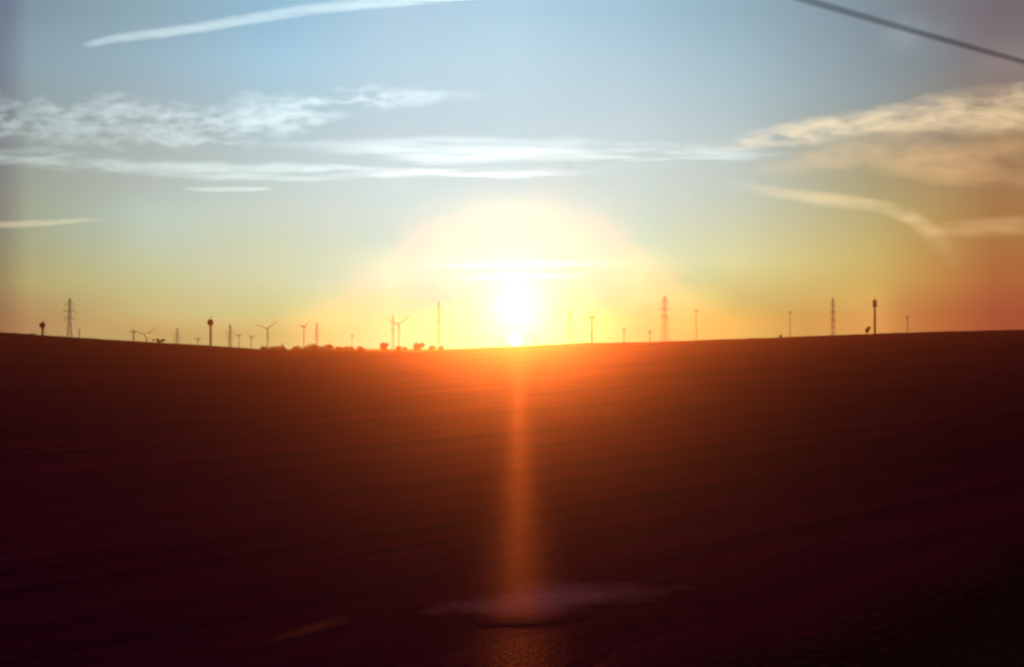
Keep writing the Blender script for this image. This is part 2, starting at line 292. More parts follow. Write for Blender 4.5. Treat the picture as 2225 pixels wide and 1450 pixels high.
def tmix(a, b, w):
    n = t.nodes.new('ShaderNodeMath'); n.operation = 'MULTIPLY_ADD'
    t.links.new(a, n.inputs[0]); n.inputs[1].default_value = w
    if isinstance(b, float): n.inputs[2].default_value = b
    else: t.links.new(b, n.inputs[2])
    return n.outputs[0]
f = tmix(tnoise(0.02, 0.55, 4), 0.0, 0.45)
f = tmix(tnoise(0.06, 2.4, 4), f, 0.25)
f = tmix(tnoise(0.006, 0.05, 4), f, 0.30)
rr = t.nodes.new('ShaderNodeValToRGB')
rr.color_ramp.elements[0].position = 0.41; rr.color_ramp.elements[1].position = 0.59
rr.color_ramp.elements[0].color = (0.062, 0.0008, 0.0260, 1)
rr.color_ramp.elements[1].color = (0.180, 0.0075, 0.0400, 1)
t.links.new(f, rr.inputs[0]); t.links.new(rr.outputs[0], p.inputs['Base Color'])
p.inputs['Roughness'].default_value = 1.0; p.inputs['Specular IOR Level'].default_value = 0.0
bn = t.nodes.new('ShaderNodeBump'); bn.inputs['Strength'].default_value = 0.5; bn.inputs['Distance'].default_value = 0.08
hb = tmix(tnoise(0.4, 5.0, 3), 0.0, 0.6); hb = tmix(tnoise(6, 9, 4), hb, 0.4)
t.links.new(hb, bn.inputs['Height'])
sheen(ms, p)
t.links.new(bn.outputs[0], p.inputs['Normal'])
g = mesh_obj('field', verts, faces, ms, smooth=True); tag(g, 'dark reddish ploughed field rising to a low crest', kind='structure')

# ------------------------------------------------------------------ railway bank at the lower right
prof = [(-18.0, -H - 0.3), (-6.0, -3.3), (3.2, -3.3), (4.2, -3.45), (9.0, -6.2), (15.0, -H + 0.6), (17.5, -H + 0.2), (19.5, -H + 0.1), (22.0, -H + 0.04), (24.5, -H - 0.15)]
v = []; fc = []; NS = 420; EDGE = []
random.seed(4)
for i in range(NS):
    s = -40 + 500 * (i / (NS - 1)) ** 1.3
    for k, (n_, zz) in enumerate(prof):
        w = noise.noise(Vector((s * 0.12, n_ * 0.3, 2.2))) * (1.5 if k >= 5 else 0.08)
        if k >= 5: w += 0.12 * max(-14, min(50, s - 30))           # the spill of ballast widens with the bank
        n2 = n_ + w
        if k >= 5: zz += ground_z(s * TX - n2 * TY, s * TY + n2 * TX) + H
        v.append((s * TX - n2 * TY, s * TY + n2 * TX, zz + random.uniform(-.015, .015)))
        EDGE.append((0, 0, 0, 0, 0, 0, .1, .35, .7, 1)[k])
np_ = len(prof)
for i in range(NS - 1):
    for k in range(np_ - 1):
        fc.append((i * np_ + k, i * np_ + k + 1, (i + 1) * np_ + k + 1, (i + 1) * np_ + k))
SOIL = (0.118, 0.0040, 0.033)
def fade_to_soil(m, o, vals, lo, hi):
    """stones and gravel thin out into the bare soil towards their edge"""
    tt = m.node_tree
    at = o.data.attributes.new('edge', 'FLOAT', 'POINT')
    for i, q in enumerate(vals): at.data[i].value = q
    an = tt.nodes.new('ShaderNodeAttribute'); an.attribute_name = 'edge'
    nn = [q for q in tt.nodes if q.type == 'TEX_NOISE'][0]
    ad = tt.nodes.new('ShaderNodeMath'); ad.operation = 'ADD'
    tt.links.new(an.outputs['Fac'], ad.inputs[0]); tt.links.new(nn.outputs['Fac'], ad.inputs[1])
    mr = tt.nodes.new('ShaderNodeMapRange'); mr.inputs['From Min'].default_value = lo; mr.inputs['From Max'].default_value = hi
    tt.links.new(ad.outputs[0], mr.inputs[0])
    mx = tt.nodes.new('ShaderNodeMix'); mx.data_type = 'RGBA'
    pb = tt.nodes['Principled BSDF']; src = pb.inputs['Base Color'].links[0].from_socket
    tt.links.new(mr.outputs[0], mx.inputs[0]); tt.links.new(src, mx.inputs[6]); mx.inputs[7].default_value = (*SOIL, 1)
    tt.links.new(mx.outputs[2], pb.inputs['Base Color'])
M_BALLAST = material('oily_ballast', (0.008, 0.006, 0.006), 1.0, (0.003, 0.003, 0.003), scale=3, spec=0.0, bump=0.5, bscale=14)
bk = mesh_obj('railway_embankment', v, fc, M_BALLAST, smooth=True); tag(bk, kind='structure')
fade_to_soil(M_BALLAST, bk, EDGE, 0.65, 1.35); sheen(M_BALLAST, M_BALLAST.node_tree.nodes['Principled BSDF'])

# ------------------------------------------------------------------ patches beside the line
def patch(name, pts, col, col2, hgt, label, soft=0.45):
    P = [px_at(*q) for q in pts]
    c = sum(P, Vector()) / len(P)
    n = 64; rings = 14; vv = []; ff = []
    for i in range(rings + 1):
        k = i / rings
        for j in range(n):
            u = j / n * len(P); a = int(u); fr = u - a
            A, B, A0, B1 = P[a % len(P)], P[(a + 1) % len(P)], P[(a - 1) % len(P)], P[(a + 2) % len(P)]
            q = 0.5 * ((2 * A) + (B - A0) * fr + (2 * A0 - 5 * A + 4 * B - B1) * fr ** 2 + (3 * A - A0 - 3 * B + B1) * fr ** 3)
            th_ = 2 * math.pi * j / n; w = 1 + 0.05 * noise.noise(Vector((math.cos(th_) * 2.5, math.sin(th_) * 2.5, 1)))
            x, y = c.x + (q.x - c.x) * k * w, c.y + (q.y - c.y) * k * w
            top = hgt * (1 - k ** 3)
            vv.append((x - c.x, y - c.y, ground_z(x, y) + top + 0.007 - 0.004 * k ** 4 + noise.noise(Vector((x * 6, y * 6, 0))) * 0.001 * (1 - k)))
    for i in range(rings):
        for j in range(n):
            k = (j + 1) % n
            ff.append((i * n + j, i * n + k, (i + 1) * n + k, (i + 1) * n + j))
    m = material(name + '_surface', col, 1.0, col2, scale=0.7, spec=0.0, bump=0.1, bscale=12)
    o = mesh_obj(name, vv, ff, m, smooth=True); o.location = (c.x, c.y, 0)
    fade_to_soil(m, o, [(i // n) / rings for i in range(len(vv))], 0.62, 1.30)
    tt = m.node_tree; pb = tt.nodes['Principled BSDF']
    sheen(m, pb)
    tag(o, label, kind='structure'); return o
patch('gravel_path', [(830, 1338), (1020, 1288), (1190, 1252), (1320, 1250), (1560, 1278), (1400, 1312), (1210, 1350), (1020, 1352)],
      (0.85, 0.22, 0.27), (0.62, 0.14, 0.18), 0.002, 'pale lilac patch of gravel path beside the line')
patch('bare_earth', [(520, 1408), (650, 1354), (790, 1320), (785, 1345), (700, 1374), (590, 1404)],
      (0.50, 0.07, 0.03), (0.34, 0.035, 0.02), 0.002, 'thin streak of bare red earth')

# ------------------------------------------------------------------ things on the skyline
K = 0.74   # everything on the skyline stands this much nearer than first surveyed
def place(px, Y):
    x = (px - CX) / F * Y
    return Vector((x, Y, ground_z(x, Y)))
def topz(py, Y): return (HY - py) / F * Y

def pylon(px, ytop, Y, wbase, label, group, arms=3, thick=0.16, rz=0.6, wtop=None):
    Y *= K; wbase *= K; thick *= K * 0.52
    b = place(px, Y); h = topz(ytop, Y) - b.z
    root = empty('lattice_pylon', b, rz)
    tag(root, label, 'pylon', group)
    wb = wbase / 2; wt = (wtop or wbase * 0.28) / 2; waist = h * 0.62
    def wz(zz): return wb + (wt * 1.2 - wb) * (zz / waist) ** 0.8 if zz < waist else wt * 1.2 + (wt * 0.7 - wt * 1.2) * (zz - waist) / (h - waist)
    def corner(i, zz):
        w = wz(zz); return Vector(((-1, 1, 1, -1)[i] * w, (-1, -1, 1, 1)[i] * w, zz))
    bm = bmesh.new(); n = 9
    zs_ = [h * 0.97 * (1 - (1 - i / n) ** 1.25) for i in range(n + 1)]
    for a, c in zip(zs_, zs_[1:]):
        for i in range(4):
            j = (i + 1) % 4
            bar(bm, corner(i, a), corner(j, c), thick * 0.5, n=4)
            bar(bm, corner(j, a), corner(i, c), thick * 0.5, n=4)
            bar(bm, corner(i, c), corner(j, c), thick * 0.45, n=4)
    bm_obj('lattice_bracing', bm, M_STEEL, root)
    for i in range(4):
        bm = bmesh.new()
        for a, c in zip(zs_, zs_[1:]): bar(bm, corner(i, a), corner(i, c), thick, n=5)
        bm_obj('leg', bm, M_STEEL, root)
    bm = bmesh.new()
    bar(bm, (0, 0, h * 0.95), (0, 0, h), thick * 1.2, thick * 0.5)
    for i in range(4): bar(bm, corner(i, h * 0.95), (0, 0, h * 0.99), thick * 0.6, n=4)
    bm_obj('peak', bm, M_STEEL, root)
    span = wbase * 0.62
    for k in range(arms):
        zz = h * (0.66 + 0.115 * k); sp = span * (1.0, 1.25, 0.85)[k % 3]
        bm = bmesh.new(); w = wz(zz)
        for s in (-1, 1):
            for q in (-1, 1):
                bar(bm, (s * w, q * w, zz), (s * sp, 0, zz + 0.25), thick * 0.6, n=4)
                bar(bm, (s * w, q * w, zz + 1.3), (s * sp, 0, zz + 0.25), thick * 0.6, n=4)
            bar(bm, (s * (w + sp) / 2, -w / 2, zz), (s * (w + sp) / 2, w / 2, zz + .7), thick * 0.4, n=4)
        for q in (-1, 1): bar(bm, (-w, q * w, zz), (w, q * w, zz), thick * 0.5, n=4)
        arm = bm_obj('crossarm', bm, M_STEEL, root)
        for s in (-1, 1):
            bm = bmesh.new()
            bar(bm, (s * sp, 0, zz + 0.25), (s * sp, 0, zz - 1.2), 0.05, n=5)
            for q in range(6): bar(bm, (s * sp, 0, zz - 0.1 - q * 0.18), (s * sp, 0, zz - 0.16 - q * 0.18), 0.16, 0.10, n=8)
            bm_obj('insulator', bm, M_GLASSI, arm)
    return root
GP = 'lattice power pylons along the skyline'
pylon(151, 646, 570, 4.2, 'tall lattice pylon on the left ridge, just right of the round water tank', GP, thick=0.22)
pylon(500, 704, 620, 3.6, 'short lattice pylon standing just right of the middle-sized water tower', GP, 2, thick=0.2)
pylon(953, 652, 640, 3.4, 'slim faint lattice pylon left of the sun beside the round bushes', GP, thick=0.17)
pylon(1445, 641, 560, 5.4, 'tallest lattice pylon on the slope right of the sun, wide splayed base', GP, thick=0.24)
pylon(1810, 646, 600, 3.6, 'lattice pylon on the right slope, left neighbour of the solid dark mast', GP, thick=0.2)
pylon(688, 700, 700, 3.0, 'small faint lattice pylon rising behind the widest thicket', GP, 2, thick=0.15)
pylon(1239, 668, 660, 3.0, 'very faint lattice pylon in the glow just right of the sun', GP, thick=0.15)
pylon(854, 682, 680, 2.8, 'faint narrow lattice pylon between the wind turbine and the small round bush', GP, 2, thick=0.13)
pylon(385, 712, 640, 3.4, 'stumpy faint lattice pylon on the left ridge before the water tower', GP, 2, thick=0.15)

def mast(px, ytop, Y, label, r=0.8):
    Y *= K; Y = max(Y, R0 + 8); r *= K * 0.7
    b = place(px, Y); h = topz(ytop, Y) - b.z
    root = empty('radio_mast', b); tag(root, label, 'mast')
    bm = bmesh.new(); bar(bm, (0, 0, -0.5), (0, 0, h * 0.93), r, r * 0.8, 12); bm_obj('shaft', bm, M_RUST, root)
    bm = bmesh.new(); bar(bm, (0, 0, h * 0.93), (0, 0, h), 0.16, 0.08, 8); bm_obj('spike', bm, M_RUST, root)
    for k in range(3):
        bm = bmesh.new(); a = k * 2.094
        c = Vector((math.cos(a), math.sin(a), 0)) * (r + 0.25)
        bar(bm, c + Vector((0, 0, h * 0.84)), c + Vector((0, 0, h * 0.93)), 0.22, n=8)
        bm_obj('antenna', bm, M_PAINT, root)
    bm = bmesh.new(); bar(bm, (0, 0, h * 0.82), (0, 0, h * 0.835), r + 0.6, n=14); bm_obj('platform', bm, M_RUST, root)
mast(1901, 642, 560, 'tall solid dark mast on the right slope beside the leaning bush', 1.0)

def water_tower(px, ytank, Y, rt, label):
    Y *= K; rt *= K
    b = place(px, Y); zc = topz(ytank, Y) - b.z
    root = empty('water_tower', b); tag(root, label, 'water tower', 'water towers on the left ridge')
    bm = bmesh.new(); lathe(bm, [(0.30, -0.5), (0.30, zc - rt * 1.25), (0.36, zc - rt * 1.2)], 18); bm_obj('column', bm, M_RUST, root)
    bm = bmesh.new(); lathe(bm, [(0.35, zc - rt * 1.25), (rt * .95, zc - rt * .65), (rt, zc - rt * .4), (rt, zc + rt * .55), (rt * .6, zc + rt * .95), (0.15, zc + rt * 1.15)], 24)
    tk = bm_obj('tank', bm, M_RUST, root)
    bm = bmesh.new(); bar(bm, (0.2, 0, zc + rt), (0.2, 0, zc + rt * 1.95), 0.12, n=8); bm_obj('vent_pipe', bm, M_RUST, tk)
    bm = bmesh.new()
    for s in (-0.25, 0.25): bar(bm, (0.5, s, 0), (0.5, s, zc - rt * .9), 0.05, n=5)
    for k in range(int((zc - rt) / 0.8)): bar(bm, (0.5, -0.25, k * 0.8), (0.5, 0.25, k * 0.8), 0.04, n=4)
    bm_obj('ladder', bm, M_RUST, root)
water_tower(92, 707, 500, 1.35, 'low water tower with round tank at the far left of the ridge')
water_tower(457, 701, 500, 1.45, 'taller water tower with dark round tank and full column showing above the ridge')

def turbine(px, yhub, Y, length_px, psi, yaw, label, rt=0.55):
    Y *= K; rt *= K * 0.62
    b = place(px, Y); h = topz(yhub, Y) - b.z
    root = empty('wind_turbine', b, yaw); tag(root, label, 'wind turbine', 'small wind turbines on the skyline')
    bm = bmesh.new(); bar(bm, (0, 0, -0.5), (0, 0, h - 0.3), rt * 1.25, rt * 0.8, 14); bm_obj('tower', bm, M_PAINT, root)
    bm = bmesh.new()
    q = [(-0.5, -1.0), (0.5, -1.0), (0.45, 1.6), (-0.45, 1.6)]
    vb = [bm.verts.new((x, y, h - 0.45)) for x, y in q]; vt = [bm.verts.new((x * .9, y, h + 0.5)) for x, y in q]
    bm.faces.new(vb[::-1]); bm.faces.new(vt)
    for i in range(4): bm.faces.new((vb[i], vb[(i + 1) % 4], vt[(i + 1) % 4], vt[i]))
    bmesh.ops.bevel(bm, geom=bm.edges[:], offset=0.15, segments=2, affect='EDGES')
    bm_obj('nacelle', bm, M_PAINT, root)
    bm = bmesh.new(); bar(bm, (0, -1.0, h), (0, -1.7, h), 0.42, 0.15, 12)
    hub = bm_obj('hub', bm, M_PAINT, root)
    Lm = length_px / F * Y
    for k in range(3):
        a = psi + k * 2.0944
        u = Vector((math.cos(a), 0, math.sin(a))); w = Vector((-math.sin(a), 0, math.cos(a)))
        bm = bmesh.new(); prev = None
        for i in range(9):
            s = i / 8; c = 0.16 * (0.6 + 1.6 * s * 3 if s < 0.14 else 1.25 * (1 - s) ** 0.8 + 0.22); th = 0.08 * (1 - s) + 0.02
            tw = 0.35 * (1 - s)
            o_ = Vector((0, -1.35, h)) + u * (Lm * s)
            ww = w * math.cos(tw) + Vector((0, 1, 0)) * math.sin(tw); nn = w.cross(u) * math.cos(tw)
            ring = [bm.verts.new(o_ + ww * c), bm.verts.new(o_ + nn * th), bm.verts.new(o_ - ww * c), bm.verts.new(o_ - nn * th)]
            if prev:
                for j in range(4): bm.faces.new((prev[j], prev[(j + 1) % 4], ring[(j + 1) % 4], ring[j]))
            else: bm.faces.new(ring[::-1])
            prev = ring
        bm.faces.new(prev)
        bm_obj('blade', bm, M_PAINT, root)
turbine(318, 729, 760, 34, math.radians(38), 0.2, 'nearly sunken wind turbine on the left ridge, one blade pointing up right')
turbine(581, 715, 700, 30, math.radians(39), 0.2, 'wind turbine standing over the left end of the thickets')
turbine(660, 710, 820, 20, math.radians(50), 0.9, 'small faint wind turbine over the widest thicket')
turbine(866, 705, 720, 34, math.radians(38), 0.35, 'wind turbine between the two round bushes left of the sun', 0.6)
turbine(1286, 690, 560, 24, math.radians(56), 0.5, 'thick-towered wind turbine on the crest right of the sun', 0.95)

def pole(px, ytop, Y, label, r=0.16, arm=True):
    Y *= K; Y = max(Y, R0 + 8); r *= K * 0.7
    b = place(px, Y); h = topz(ytop, Y) - b.z
    root = empty('utility_pole', b, 0.7); tag(root, label, 'utility pole', 'utility poles along the skyline')
    bm = bmesh.new(); bar(bm, (0, 0, -0.5), (0, 0, h), r * 1.3, r, 9); bm_obj('post', bm, M_WOOD, root)
    if arm:
        bm = bmesh.new(); bar(bm, (-1.1, 0, h - 0.6), (1.1, 0, h - 0.6), 0.09, n=4)
        bar(bm, (-0.7, 0, h - 0.6), (0, 0, h - 1.4), 0.05, n=4); bar(bm, (0.7, 0, h - 0.6), (0, 0, h - 1.4), 0.05, n=4)
        ar = bm_obj('crossarm', bm, M_WOOD, root)
        for s in (-0.95, 0.95):
            bm = bmesh.new(); bar(bm, (s, 0, h - 0.52), (s, 0, h - 0.2), 0.09, 0.06, 8); bm_obj('insulator', bm, M_GLASSI, ar)
pole(172, 714, 380, 'short wooden pole at the foot of the tall left pylon', 0.22, False)
pole(290, 717, 400, 'thick short wooden pole on the left ridge between pylon and sunken turbine', 0.3)
pole(430, 733, 420, 'tiny wooden pole on the ridge just left of the tall water tower')
pole(519, 726, 480, 'thin wooden pole just right of the short pylon')
pole(546, 728, 480, 'thin wooden pole left of the turbine over the thickets')
pole(765, 726, 520, 'lone wooden pole above the thicket right of the widest clump')
pole(1163, 724, 470, 'wooden pole in the glow just right of the setting sun')
pole(1356, 712, 420, 'wooden pole between the thick-towered turbine and the tallest pylon', 0.2)
pole(1412, 718, 420, 'short wooden pole at the left foot of the tallest pylon', 0.22)
pole(1513, 672, 480, 'slender faint wooden pole right of the tallest pylon')
pole(1717, 676, 480, 'slender faint wooden pole alone on the right slope before the pylon')
pole(1972, 686, 460, 'wooden pole on the right slope beyond the dark mast')

# ------------------------------------------------------------------ trees and bushes
def tree(name, px, ytop, Y, wpx, label, group=None, seed=0, lean=0.0, narrow=False, cat='tree'):
    Y *= K
    rnd = random.Random(seed * 13 + px)
    b = place(px, Y); h = topz(ytop, Y) - b.z; w = wpx / F * Y / 2
    root = empty(name, b); tag(root, label, cat, group)
    bm = bmesh.new()
    bar(bm, (0, 0, -0.3), (lean * 0.4 * h, 0, h * 0.55), max(0.12, h * 0.03), max(0.06, h * 0.014), 8)
    for k in range(6):
        a = rnd.uniform(0, 6.28); z0 = h * rnd.uniform(0.2, 0.5)
        bar(bm, (lean * z0 * .6, 0, z0), (math.cos(a) * w * .6 + lean * h * .6, math.sin(a) * w * .5, z0 + h * rnd.uniform(.15, .35)), h * 0.012, h * 0.004, 5)
    bm_obj('trunk', bm, M_BARK, root)
    vv = []; ff = []
    lobes = []
    for k in range(11 if not narrow else 7):
        if narrow: lobes.append((0, 0, h * (0.25 + 0.1 * k), w * (1 - 0.12 * k)))
        else:
            a = rnd.uniform(0, 6.28); q = rnd.random() ** .5
            zz = h * rnd.uniform(0.30, 0.72)
            rr_ = min(w, h * .5) * rnd.uniform(0.34, 0.55)
            x_ = math.cos(a) * q * (w - rr_ * .8)
            zm = h - rr_ - (abs(x_) / w) ** 2 * h * 0.25
            lobes.append((x_, math.sin(a) * q * min(w, 3.0) * .6, min(zz, zm) if k > 3 else zm, rr_))
    for (lx, ly, lz, lr) in lobes:
        for q in range(520):
            d = Vector((rnd.gauss(0, 1), rnd.gauss(0, 1), rnd.gauss(0, 1))).normalized() * lr * rnd.random() ** 0.4
            c = Vector((lx + d.x + lean * (lz + d.z), ly + d.y, max(0.1, lz + d.z * 0.95)))
            s = rnd.uniform(0.12, 0.26) * (1 if h > 4 else 0.7)
            u = Vector((rnd.gauss(0, 1), rnd.gauss(0, 1), rnd.gauss(0, 1))).normalized()
            t2 = u.orthogonal().normalized() * s; t3 = u.cross(t2)
            i0 = len(vv); vv += [c - t2, c - t3 * .5, c + t2, c + t3 * .5]; ff.append((i0, i0 + 1, i0 + 2, i0 + 3))
    mesh_obj('crown', vv, ff, M_LEAF, root)
GT = 'trees of the distant shelter belt'
tree('broadleaf_tree', 583, 750, 560, 46, 'low rounded tree at the left end of the shelter belt, under the turbine', GT, 1)
tree('broadleaf_tree', 606, 750, 565, 34, 'low tree pressed against the left side of the pointed dark conifer', GT, 2)
tree('conifer', 614, 741, 560, 11, 'small pointed dark conifer in a gap of the shelter belt', None, 3, narrow=True)
tree('broadleaf_tree', 652, 750, 560, 40, 'sloping left shoulder tree of the widest thicket', GT, 4)
tree('broadleaf_tree', 680, 746, 565, 48, 'highest middle tree of the widest thicket', GT, 5)
tree('broadleaf_tree', 711, 747, 560, 46, 'right-hand tree of the widest thicket', GT, 6)
tree('broadleaf_tree', 737, 752, 560, 30, 'low tree where the widest thicket falls away to the right', GT, 7)
tree('broadleaf_tree', 758, 751, 570, 32, 'small low tree under the lone wooden pole', GT, 8)
tree('broadleaf_tree', 782, 752, 570, 26, 'small ragged tree at the right end of the low clump', GT, 9)
tree('round_bush', 835, 744, 470, 25, 'small peaked round bush, the left of the pair left of the sun', 'round bushes left of the sun', 10, cat='bush')
tree('round_bush', 870, 752, 480, 34, 'low flat bush at the foot of the wind turbine', 'round bushes left of the sun', 11, cat='bush')
tree('round_bush', 911, 744, 470, 30, 'larger square-topped bush, the right of the pair left of the sun', 'round bushes left of the sun', 12, cat='bush')
tree('round_bush', 938, 751, 470, 18, 'tiny bush at the foot of the slim faint pylon', 'round bushes left of the sun', 13, cat='bush')
tree('round_bush', 958, 752, 470, 16, 'small bush at the right foot of the slim pylon', 'round bushes left of the sun', 16, cat='bush')
tree('low_shrub', 345, 736, 440, 34, 'low dark shrub on the left ridge under the sunken turbine', None, 14, cat='bush')
tree('leaning_bush', 1883, 710, 452, 11, 'small dark bush leaning right at the foot of the dark mast', None, 15, lean=0.35, cat='bush')
tree('dry_weed', 1697, 728, 450, 8, 'tiny dark weed tuft alone on the smooth right crest', None, 17, cat='bush')
tree('dry_weed', 70, 725, 450, 16, 'tiny dark tuft on the crest left of the low water tower', None, 18, cat='bush')

# ------------------------------------------------------------------ rough grass on the brow of the field
rg = random.Random(21); gv = []; gf = []
for q in range(6500):
    px = rg.uniform(-120, 2350) if q % 3 == 0 else rg.uniform(-120, 1050)
    y = R0 + rg.gauss(-4, 9); x = (px - CX) / F * y
    big = max(0.0, noise.noise(Vector((px * 0.03, 4.4, 0)))) ** 1.5
    hgt = rg.uniform(0.10, 0.24) * (1 + 3.2 * big) * (1.0 if px < 1300 else 0.6)
    zg = ground_z(x, y) - 0.03
    for k in range(5):
        a = rg.uniform(0, 6.28); r_ = rg.uniform(0, .22); c = Vector((x + math.cos(a) * r_, y + math.sin(a) * r_, zg))
        l_ = Vector((rg.uniform(-.1, .1), rg.uniform(-.1, .1), hgt * rg.uniform(.6, 1.1))); w = Vector((math.cos(a + 1), math.sin(a + 1), 0)) * 0.03
        i0 = len(gv); gv += [c - w, c + w, c + l_]; gf.append((i0, i0 + 1, i0 + 2))
gr = mesh_obj('grass', gv, gf, M_LEAF); tag(gr, 'rough grass along the brow of the field', 'grass', kind='stuff')

# ------------------------------------------------------------------ overhead wire near the train
yA = 4.2
nA = yA * (TX - TY * (1760 - CX) / F)
def wp(px, py):
    dx, dz = (px - CX) / F, (HY - py) / F
    y = nA / (TX - TY * dx); return Vector((dx * y, y, dz * y))
A_, B_ = wp(1760, -2), wp(2225, 131)
sA, sB = along(A_.x, A_.y), along(B_.x, B_.y)
bm = bmesh.new(); prev = None; n = 12; NSEG = 160
for i in range(NSEG):
    s = sA - 22 + 60 * i / (NSEG - 1)
    tt_ = (s - sA) / (sB - sA)
    zz = A_.z + (B_.z - A_.z) * tt_ + 0.0030 * (s - sA) * (s - sB)
    c = Vector((s * TX - nA * TY, s * TY + nA * TX, zz))
    ring = []
    for k in range(n):
        a = 2 * math.pi * k / n + i * 0.35
        r = 0.0070 * (1 + 0.07 * (k % 2))
        ring.append(bm.verts.new(c + (Vector((-TY, TX, 0)) * math.cos(a) + Vector((0, 0, 1)) * math.sin(a)) * r))
    if prev:
        for k in range(n): bm.faces.new((prev[k], prev[(k + 1) % n], ring[(k + 1) % n], ring[k]))
    else: bm.faces.new(ring[::-1])
    prev = ring
bm.faces.new(prev)
wire = bm_obj('overhead_wire', bm, M_CABLE, None, True)
tag(wire, 'thick dark overhead wire sagging across the upper right corner of the sky', 'wire')

# ------------------------------------------------------------------ clouds: real bodies of thin vapour far beyond the haze
def vol_mat(name, dens, g, col):
    m = bpy.data.materials.new(name); m.use_nodes = True
    t = m.node_tree; t.nodes.clear()
    o = t.nodes.new('ShaderNodeOutputMaterial'); v = t.nodes.new('ShaderNodeVolumePrincipled')
    v.inputs['Density'].default_value = dens; v.inputs['Anisotropy'].default_value = g
    v.inputs['Color'].default_value = (*col, 1)
    t.links.new(v.outputs[0], o.inputs['Volume']); return m
def cat_pt(P, u):
    u = max(0, min(len(P) - 1 - 1e-6, u)); a = int(u); f_ = u - a
    g_ = lambda i: Vector(P[max(0, min(len(P) - 1, i))])
    A, B, A0, B1 = g_(a), g_(a + 1), g_(a - 1), g_(a + 2)
    return 0.5 * ((2 * A) + (B - A0) * f_ + (2 * A0 - 5 * A + 4 * B - B1) * f_ ** 2 + (3 * A - A0 - 3 * B + B1) * f_ ** 3)
def cloud(name, pts, D, depth, tau, label, nu=240, nv=30, ragged=0.35, fx=90.0, fy=26.0, ends=(0.12, 0.12), seed=0, cat='cloud', g=0.6, col=(0.62, 0.84, 1.0), up=1.0):
    """pts: (px, py, half width up, half width down); the body is 'depth' metres thick at most, its optical depth there tau"""
    PT = [(p[0], p[1], p[2]) for p in pts]
    front = []; back = []
    for i in range(nu + 1):
        u = i / nu; c = cat_pt(PT, u * (len(PT) - 1))
        c2 = cat_pt(PT, min(1, u + .01) * (len(PT) - 1)); c1 = cat_pt(PT, max(0, u - .01) * (len(PT) - 1))
        tn = Vector((c2.x - c1.x, c2.y - c1.y, 0)).normalized(); nr = Vector((tn.y, -tn.x, 0))
        e = min(sstep(u / max(ends[0], 0.012)), sstep((1 - u) / max(ends[1], 0.012)))
        for j in range(nv + 1):
            w = -1 + 2 * j / nv
            hw = c.z
            P = Vector((c.x, c.y, 0)) + nr * (w * hw)
            wob = noise.fractal(Vector((P.x / (fx * 1.6), P.y / (fy * 2.5), seed + 5.5)), 1.0, 2.0, 3)
            P += nr * (wob * hw * 0.55 * ragged)
            nz = noise.fractal(Vector((P.x / fx, P.y / fy, seed)), 0.9, 2.0, 6) * 0.9
            nz2 = noise.fractal(Vector((P.x / (fx * 4), P.y / (fy * 3), seed + 9)), 1.0, 2.0, 3)
            pr = max(0.0, 1 - w * w) ** 1.3
            k = pr * e * max(0.0, 1 - ragged + ragged * (0.9 + 1.9 * nz + 1.3 * nz2))
            th = depth * k * 0.5
            dx, dz = (P.x - CX) / F, (HY - P.y) / F
            yy = D + (nz2 * 0.3) * depth
            front.append(Vector((dx * (yy - th), yy - th, dz * (yy - th))))
            back.append(Vector((dx * (yy + th), yy + th, dz * (yy + th))))
    vv = front + back; m_ = len(front); ff = []
    W = nv + 1
    def live(a): return (front[a] - back[a]).length > 0.5
    for i in range(nu):
        for j in range(nv):
            q = (i * W + j, i * W + j + 1, (i + 1) * W + j + 1, (i + 1) * W + j)
            if any(live(a) for a in q):
                ff.append(q[::-1]); ff.append(tuple(a + m_ for a in q))
    o_ = mesh_obj(name, vv, ff, vol_mat(name + '_vapour', tau / depth, g, col), smooth=False)
    bm = bmesh.new(); bm.from_mesh(o_.data)
    bmesh.ops.remove_doubles(bm, verts=bm.verts, dist=1.0)
    bmesh.ops.delete(bm, geom=[q for q in bm.verts if not q.link_faces], context='VERTS')
    bm.to_mesh(o_.data); bm.free()
    # origin at the body
    c = sum((Vector(q) for q in o_.bound_box), Vector()) / 8
    o_.data.transform(Matrix.Translation(-c)); o_.location = c
    return tag(o_, label, cat)
cloud('contrail', [(170, 97, 7), (260, 80, 12), (420, 58, 14), (600, 28, 15), (760, 8, 15), (930, -8, 15), (1150, -30, 15)], 26000, 500, 0.5,
      'straight white aircraft contrail slanting up across the top left of the sky', ragged=0.22, fx=60, fy=16, ends=(.09, .05), nu=300, nv=20, cat='contrail')
cloud('cirrus_cloud', [(-120, 262, 60), (200, 262, 62), (500, 262, 56), (700, 235, 42), (900, 208, 28), (1080, 205, 12)], 30000, 700, 0.27,
      'broad mottled white cirrus band across the upper left of the sky', ragged=0.85, fx=42, fy=15, nv=72, nu=380, seed=2, ends=(0, .3))
cloud('cirrus_cloud', [(-120, 330, 24), (200, 355, 26), (420, 370, 26), (620, 372, 22), (800, 375, 15), (1000, 375, 13), (1200, 372, 14), (1380, 360, 8)], 29000, 500, 0.3,
      'long low white cirrus ribbon sagging from the left edge to above the sun', ragged=0.75, fx=110, fy=16, nv=50, seed=5, ends=(0, .25), nu=320)
cloud('cirrus_cloud', [(520, 312, 8), (780, 320, 20), (1000, 330, 32), (1200, 330, 36), (1400, 330, 32), (1600, 334, 22), (1740, 338, 8)], 31000, 600, 0.2,
      'bright white cirrus veil high above the sun in the middle of the sky', ragged=0.8, fx=150, fy=14, nv=60, seed=8, ends=(.25, .2), nu=320)
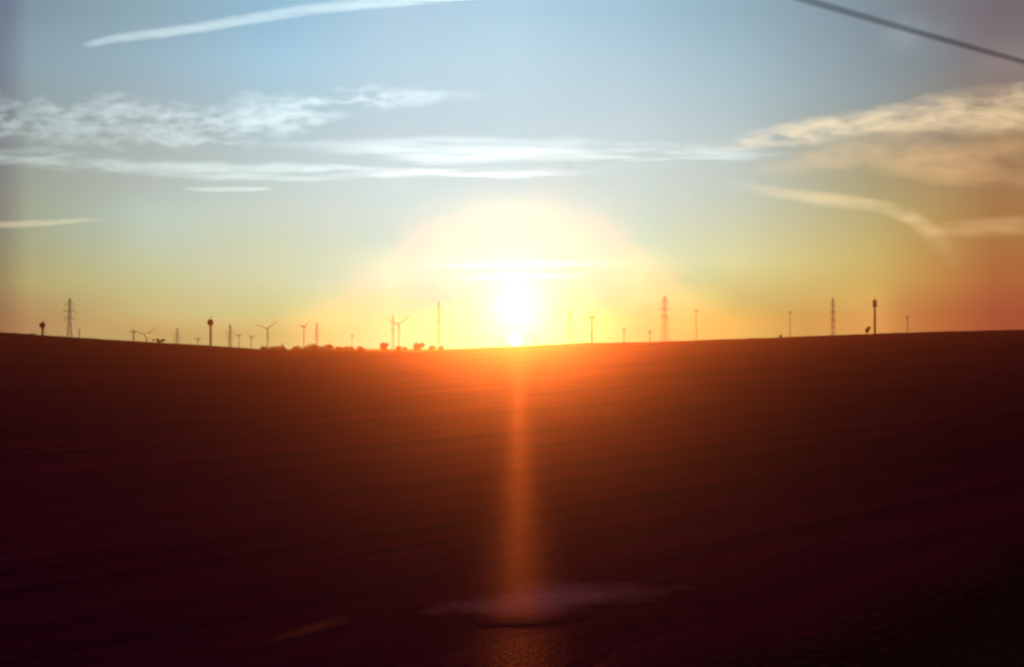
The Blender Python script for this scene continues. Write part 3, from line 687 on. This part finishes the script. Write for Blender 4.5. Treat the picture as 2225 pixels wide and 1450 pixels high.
cloud('altocumulus_cloud', [(1480, 325, 10), (1640, 300, 24), (1820, 278, 32), (2000, 245, 42), (2130, 235, 60), (2300, 230, 66)], 30000, 800, 0.42,
      'large pale yellow cloud with lumpy top at the right edge of the sky', ragged=0.5, fx=70, fy=22, nv=60, nu=300, seed=11, ends=(.4, 0), col=(1, .90, .66))
cloud('altostratus_cloud', [(1600, 380, 8), (1780, 345, 34), (1950, 335, 62), (2100, 340, 80), (2300, 345, 95)], 31500, 900, 0.16,
      'broad faint tan cloud veil filling the sky below the lumpy cloud at the right edge', ragged=0.6, fx=120, fy=40, nv=50, nu=200, seed=33, ends=(.4, 0), col=(1, .72, .42))
cloud('cirrus_cloud', [(1560, 390, 6), (1680, 418, 16), (1800, 432, 17), (1900, 446, 18), (1985, 478, 22), (2040, 522, 30), (2110, 590, 36)], 29000, 500, 0.15,
      'thin curved yellow cirrus hook bending down on the right side of the sky', ragged=0.4, fx=80, fy=20, nv=24, seed=14, ends=(.3, .35), col=(1, .86, .58))
cloud('cirrus_cloud', [(1990, 505, 10), (2130, 494, 26), (2300, 480, 20)], 29500, 500, 0.12,
      'faint yellow cloud band touching the right edge below the lumpy cloud', ragged=0.5, fx=100, fy=22, seed=17, ends=(.5, 0), col=(1, .80, .5))
cloud('cirrus_cloud', [(390, 409, 3), (440, 411, 6), (520, 411, 7), (600, 409, 3)], 28000, 300, 0.34,
      'short isolated white streak cloud left of centre, under the long ribbon', ragged=0.25, fx=70, fy=12, nv=14, nu=100, seed=20, ends=(.3, .2))
cloud('cirrus_cloud', [(-120, 492, 10), (60, 486, 9), (150, 480, 7), (225, 476, 4)], 28000, 300, 0.28,
      'thin yellowish streak cloud low at the left edge of the sky', ragged=0.3, fx=80, fy=12, nv=14, nu=120, seed=23, ends=(0, .4), col=(1, .96, .8))
cloud('cirrus_cloud', [(880, 580, 3), (1000, 577, 7), (1130, 574, 8), (1260, 573, 6), (1380, 572, 3)], 33000, 400, 0.26,
      'upper of the two thin bright cloud bars over the sun', ragged=0.3, fx=160, fy=9, nv=14, nu=160, seed=26, ends=(.35, .35))
cloud('cirrus_cloud', [(940, 604, 3), (1060, 602, 8), (1180, 600, 8), (1300, 596, 3)], 33500, 400, 0.30,
      'lower of the two thin bright cloud bars over the sun', ragged=0.3, fx=160, fy=9, nv=14, nu=160, seed=29, ends=(.35, .35))

# ------------------------------------------------------------------ haze: closed box of even haze round everything near, tinted amber for the glow
hm = vol_mat('amber_haze', HAZE_DENSITY, HAZE_G, HAZE_COL)
B = 860.0; zb, zt = -12.5, 24.5
hv = [(-B, -B, zb), (B, -B, zb), (B, B, zb), (-B, B, zb), (-B, -B, zt), (B, -B, zt), (B, B, zt), (-B, B, zt)]
hf = [(0, 3, 2, 1), (4, 5, 6, 7), (0, 1, 5, 4), (1, 2, 6, 5), (2, 3, 7, 6), (3, 0, 4, 7)]
hz = mesh_obj('haze', hv, hf, hm); tag(hz, 'warm evening haze over the field', kind='stuff')

scene.cycles.volume_bounces = 1
scene.cycles.max_bounces = 6
scene.cycles.use_denoising = True
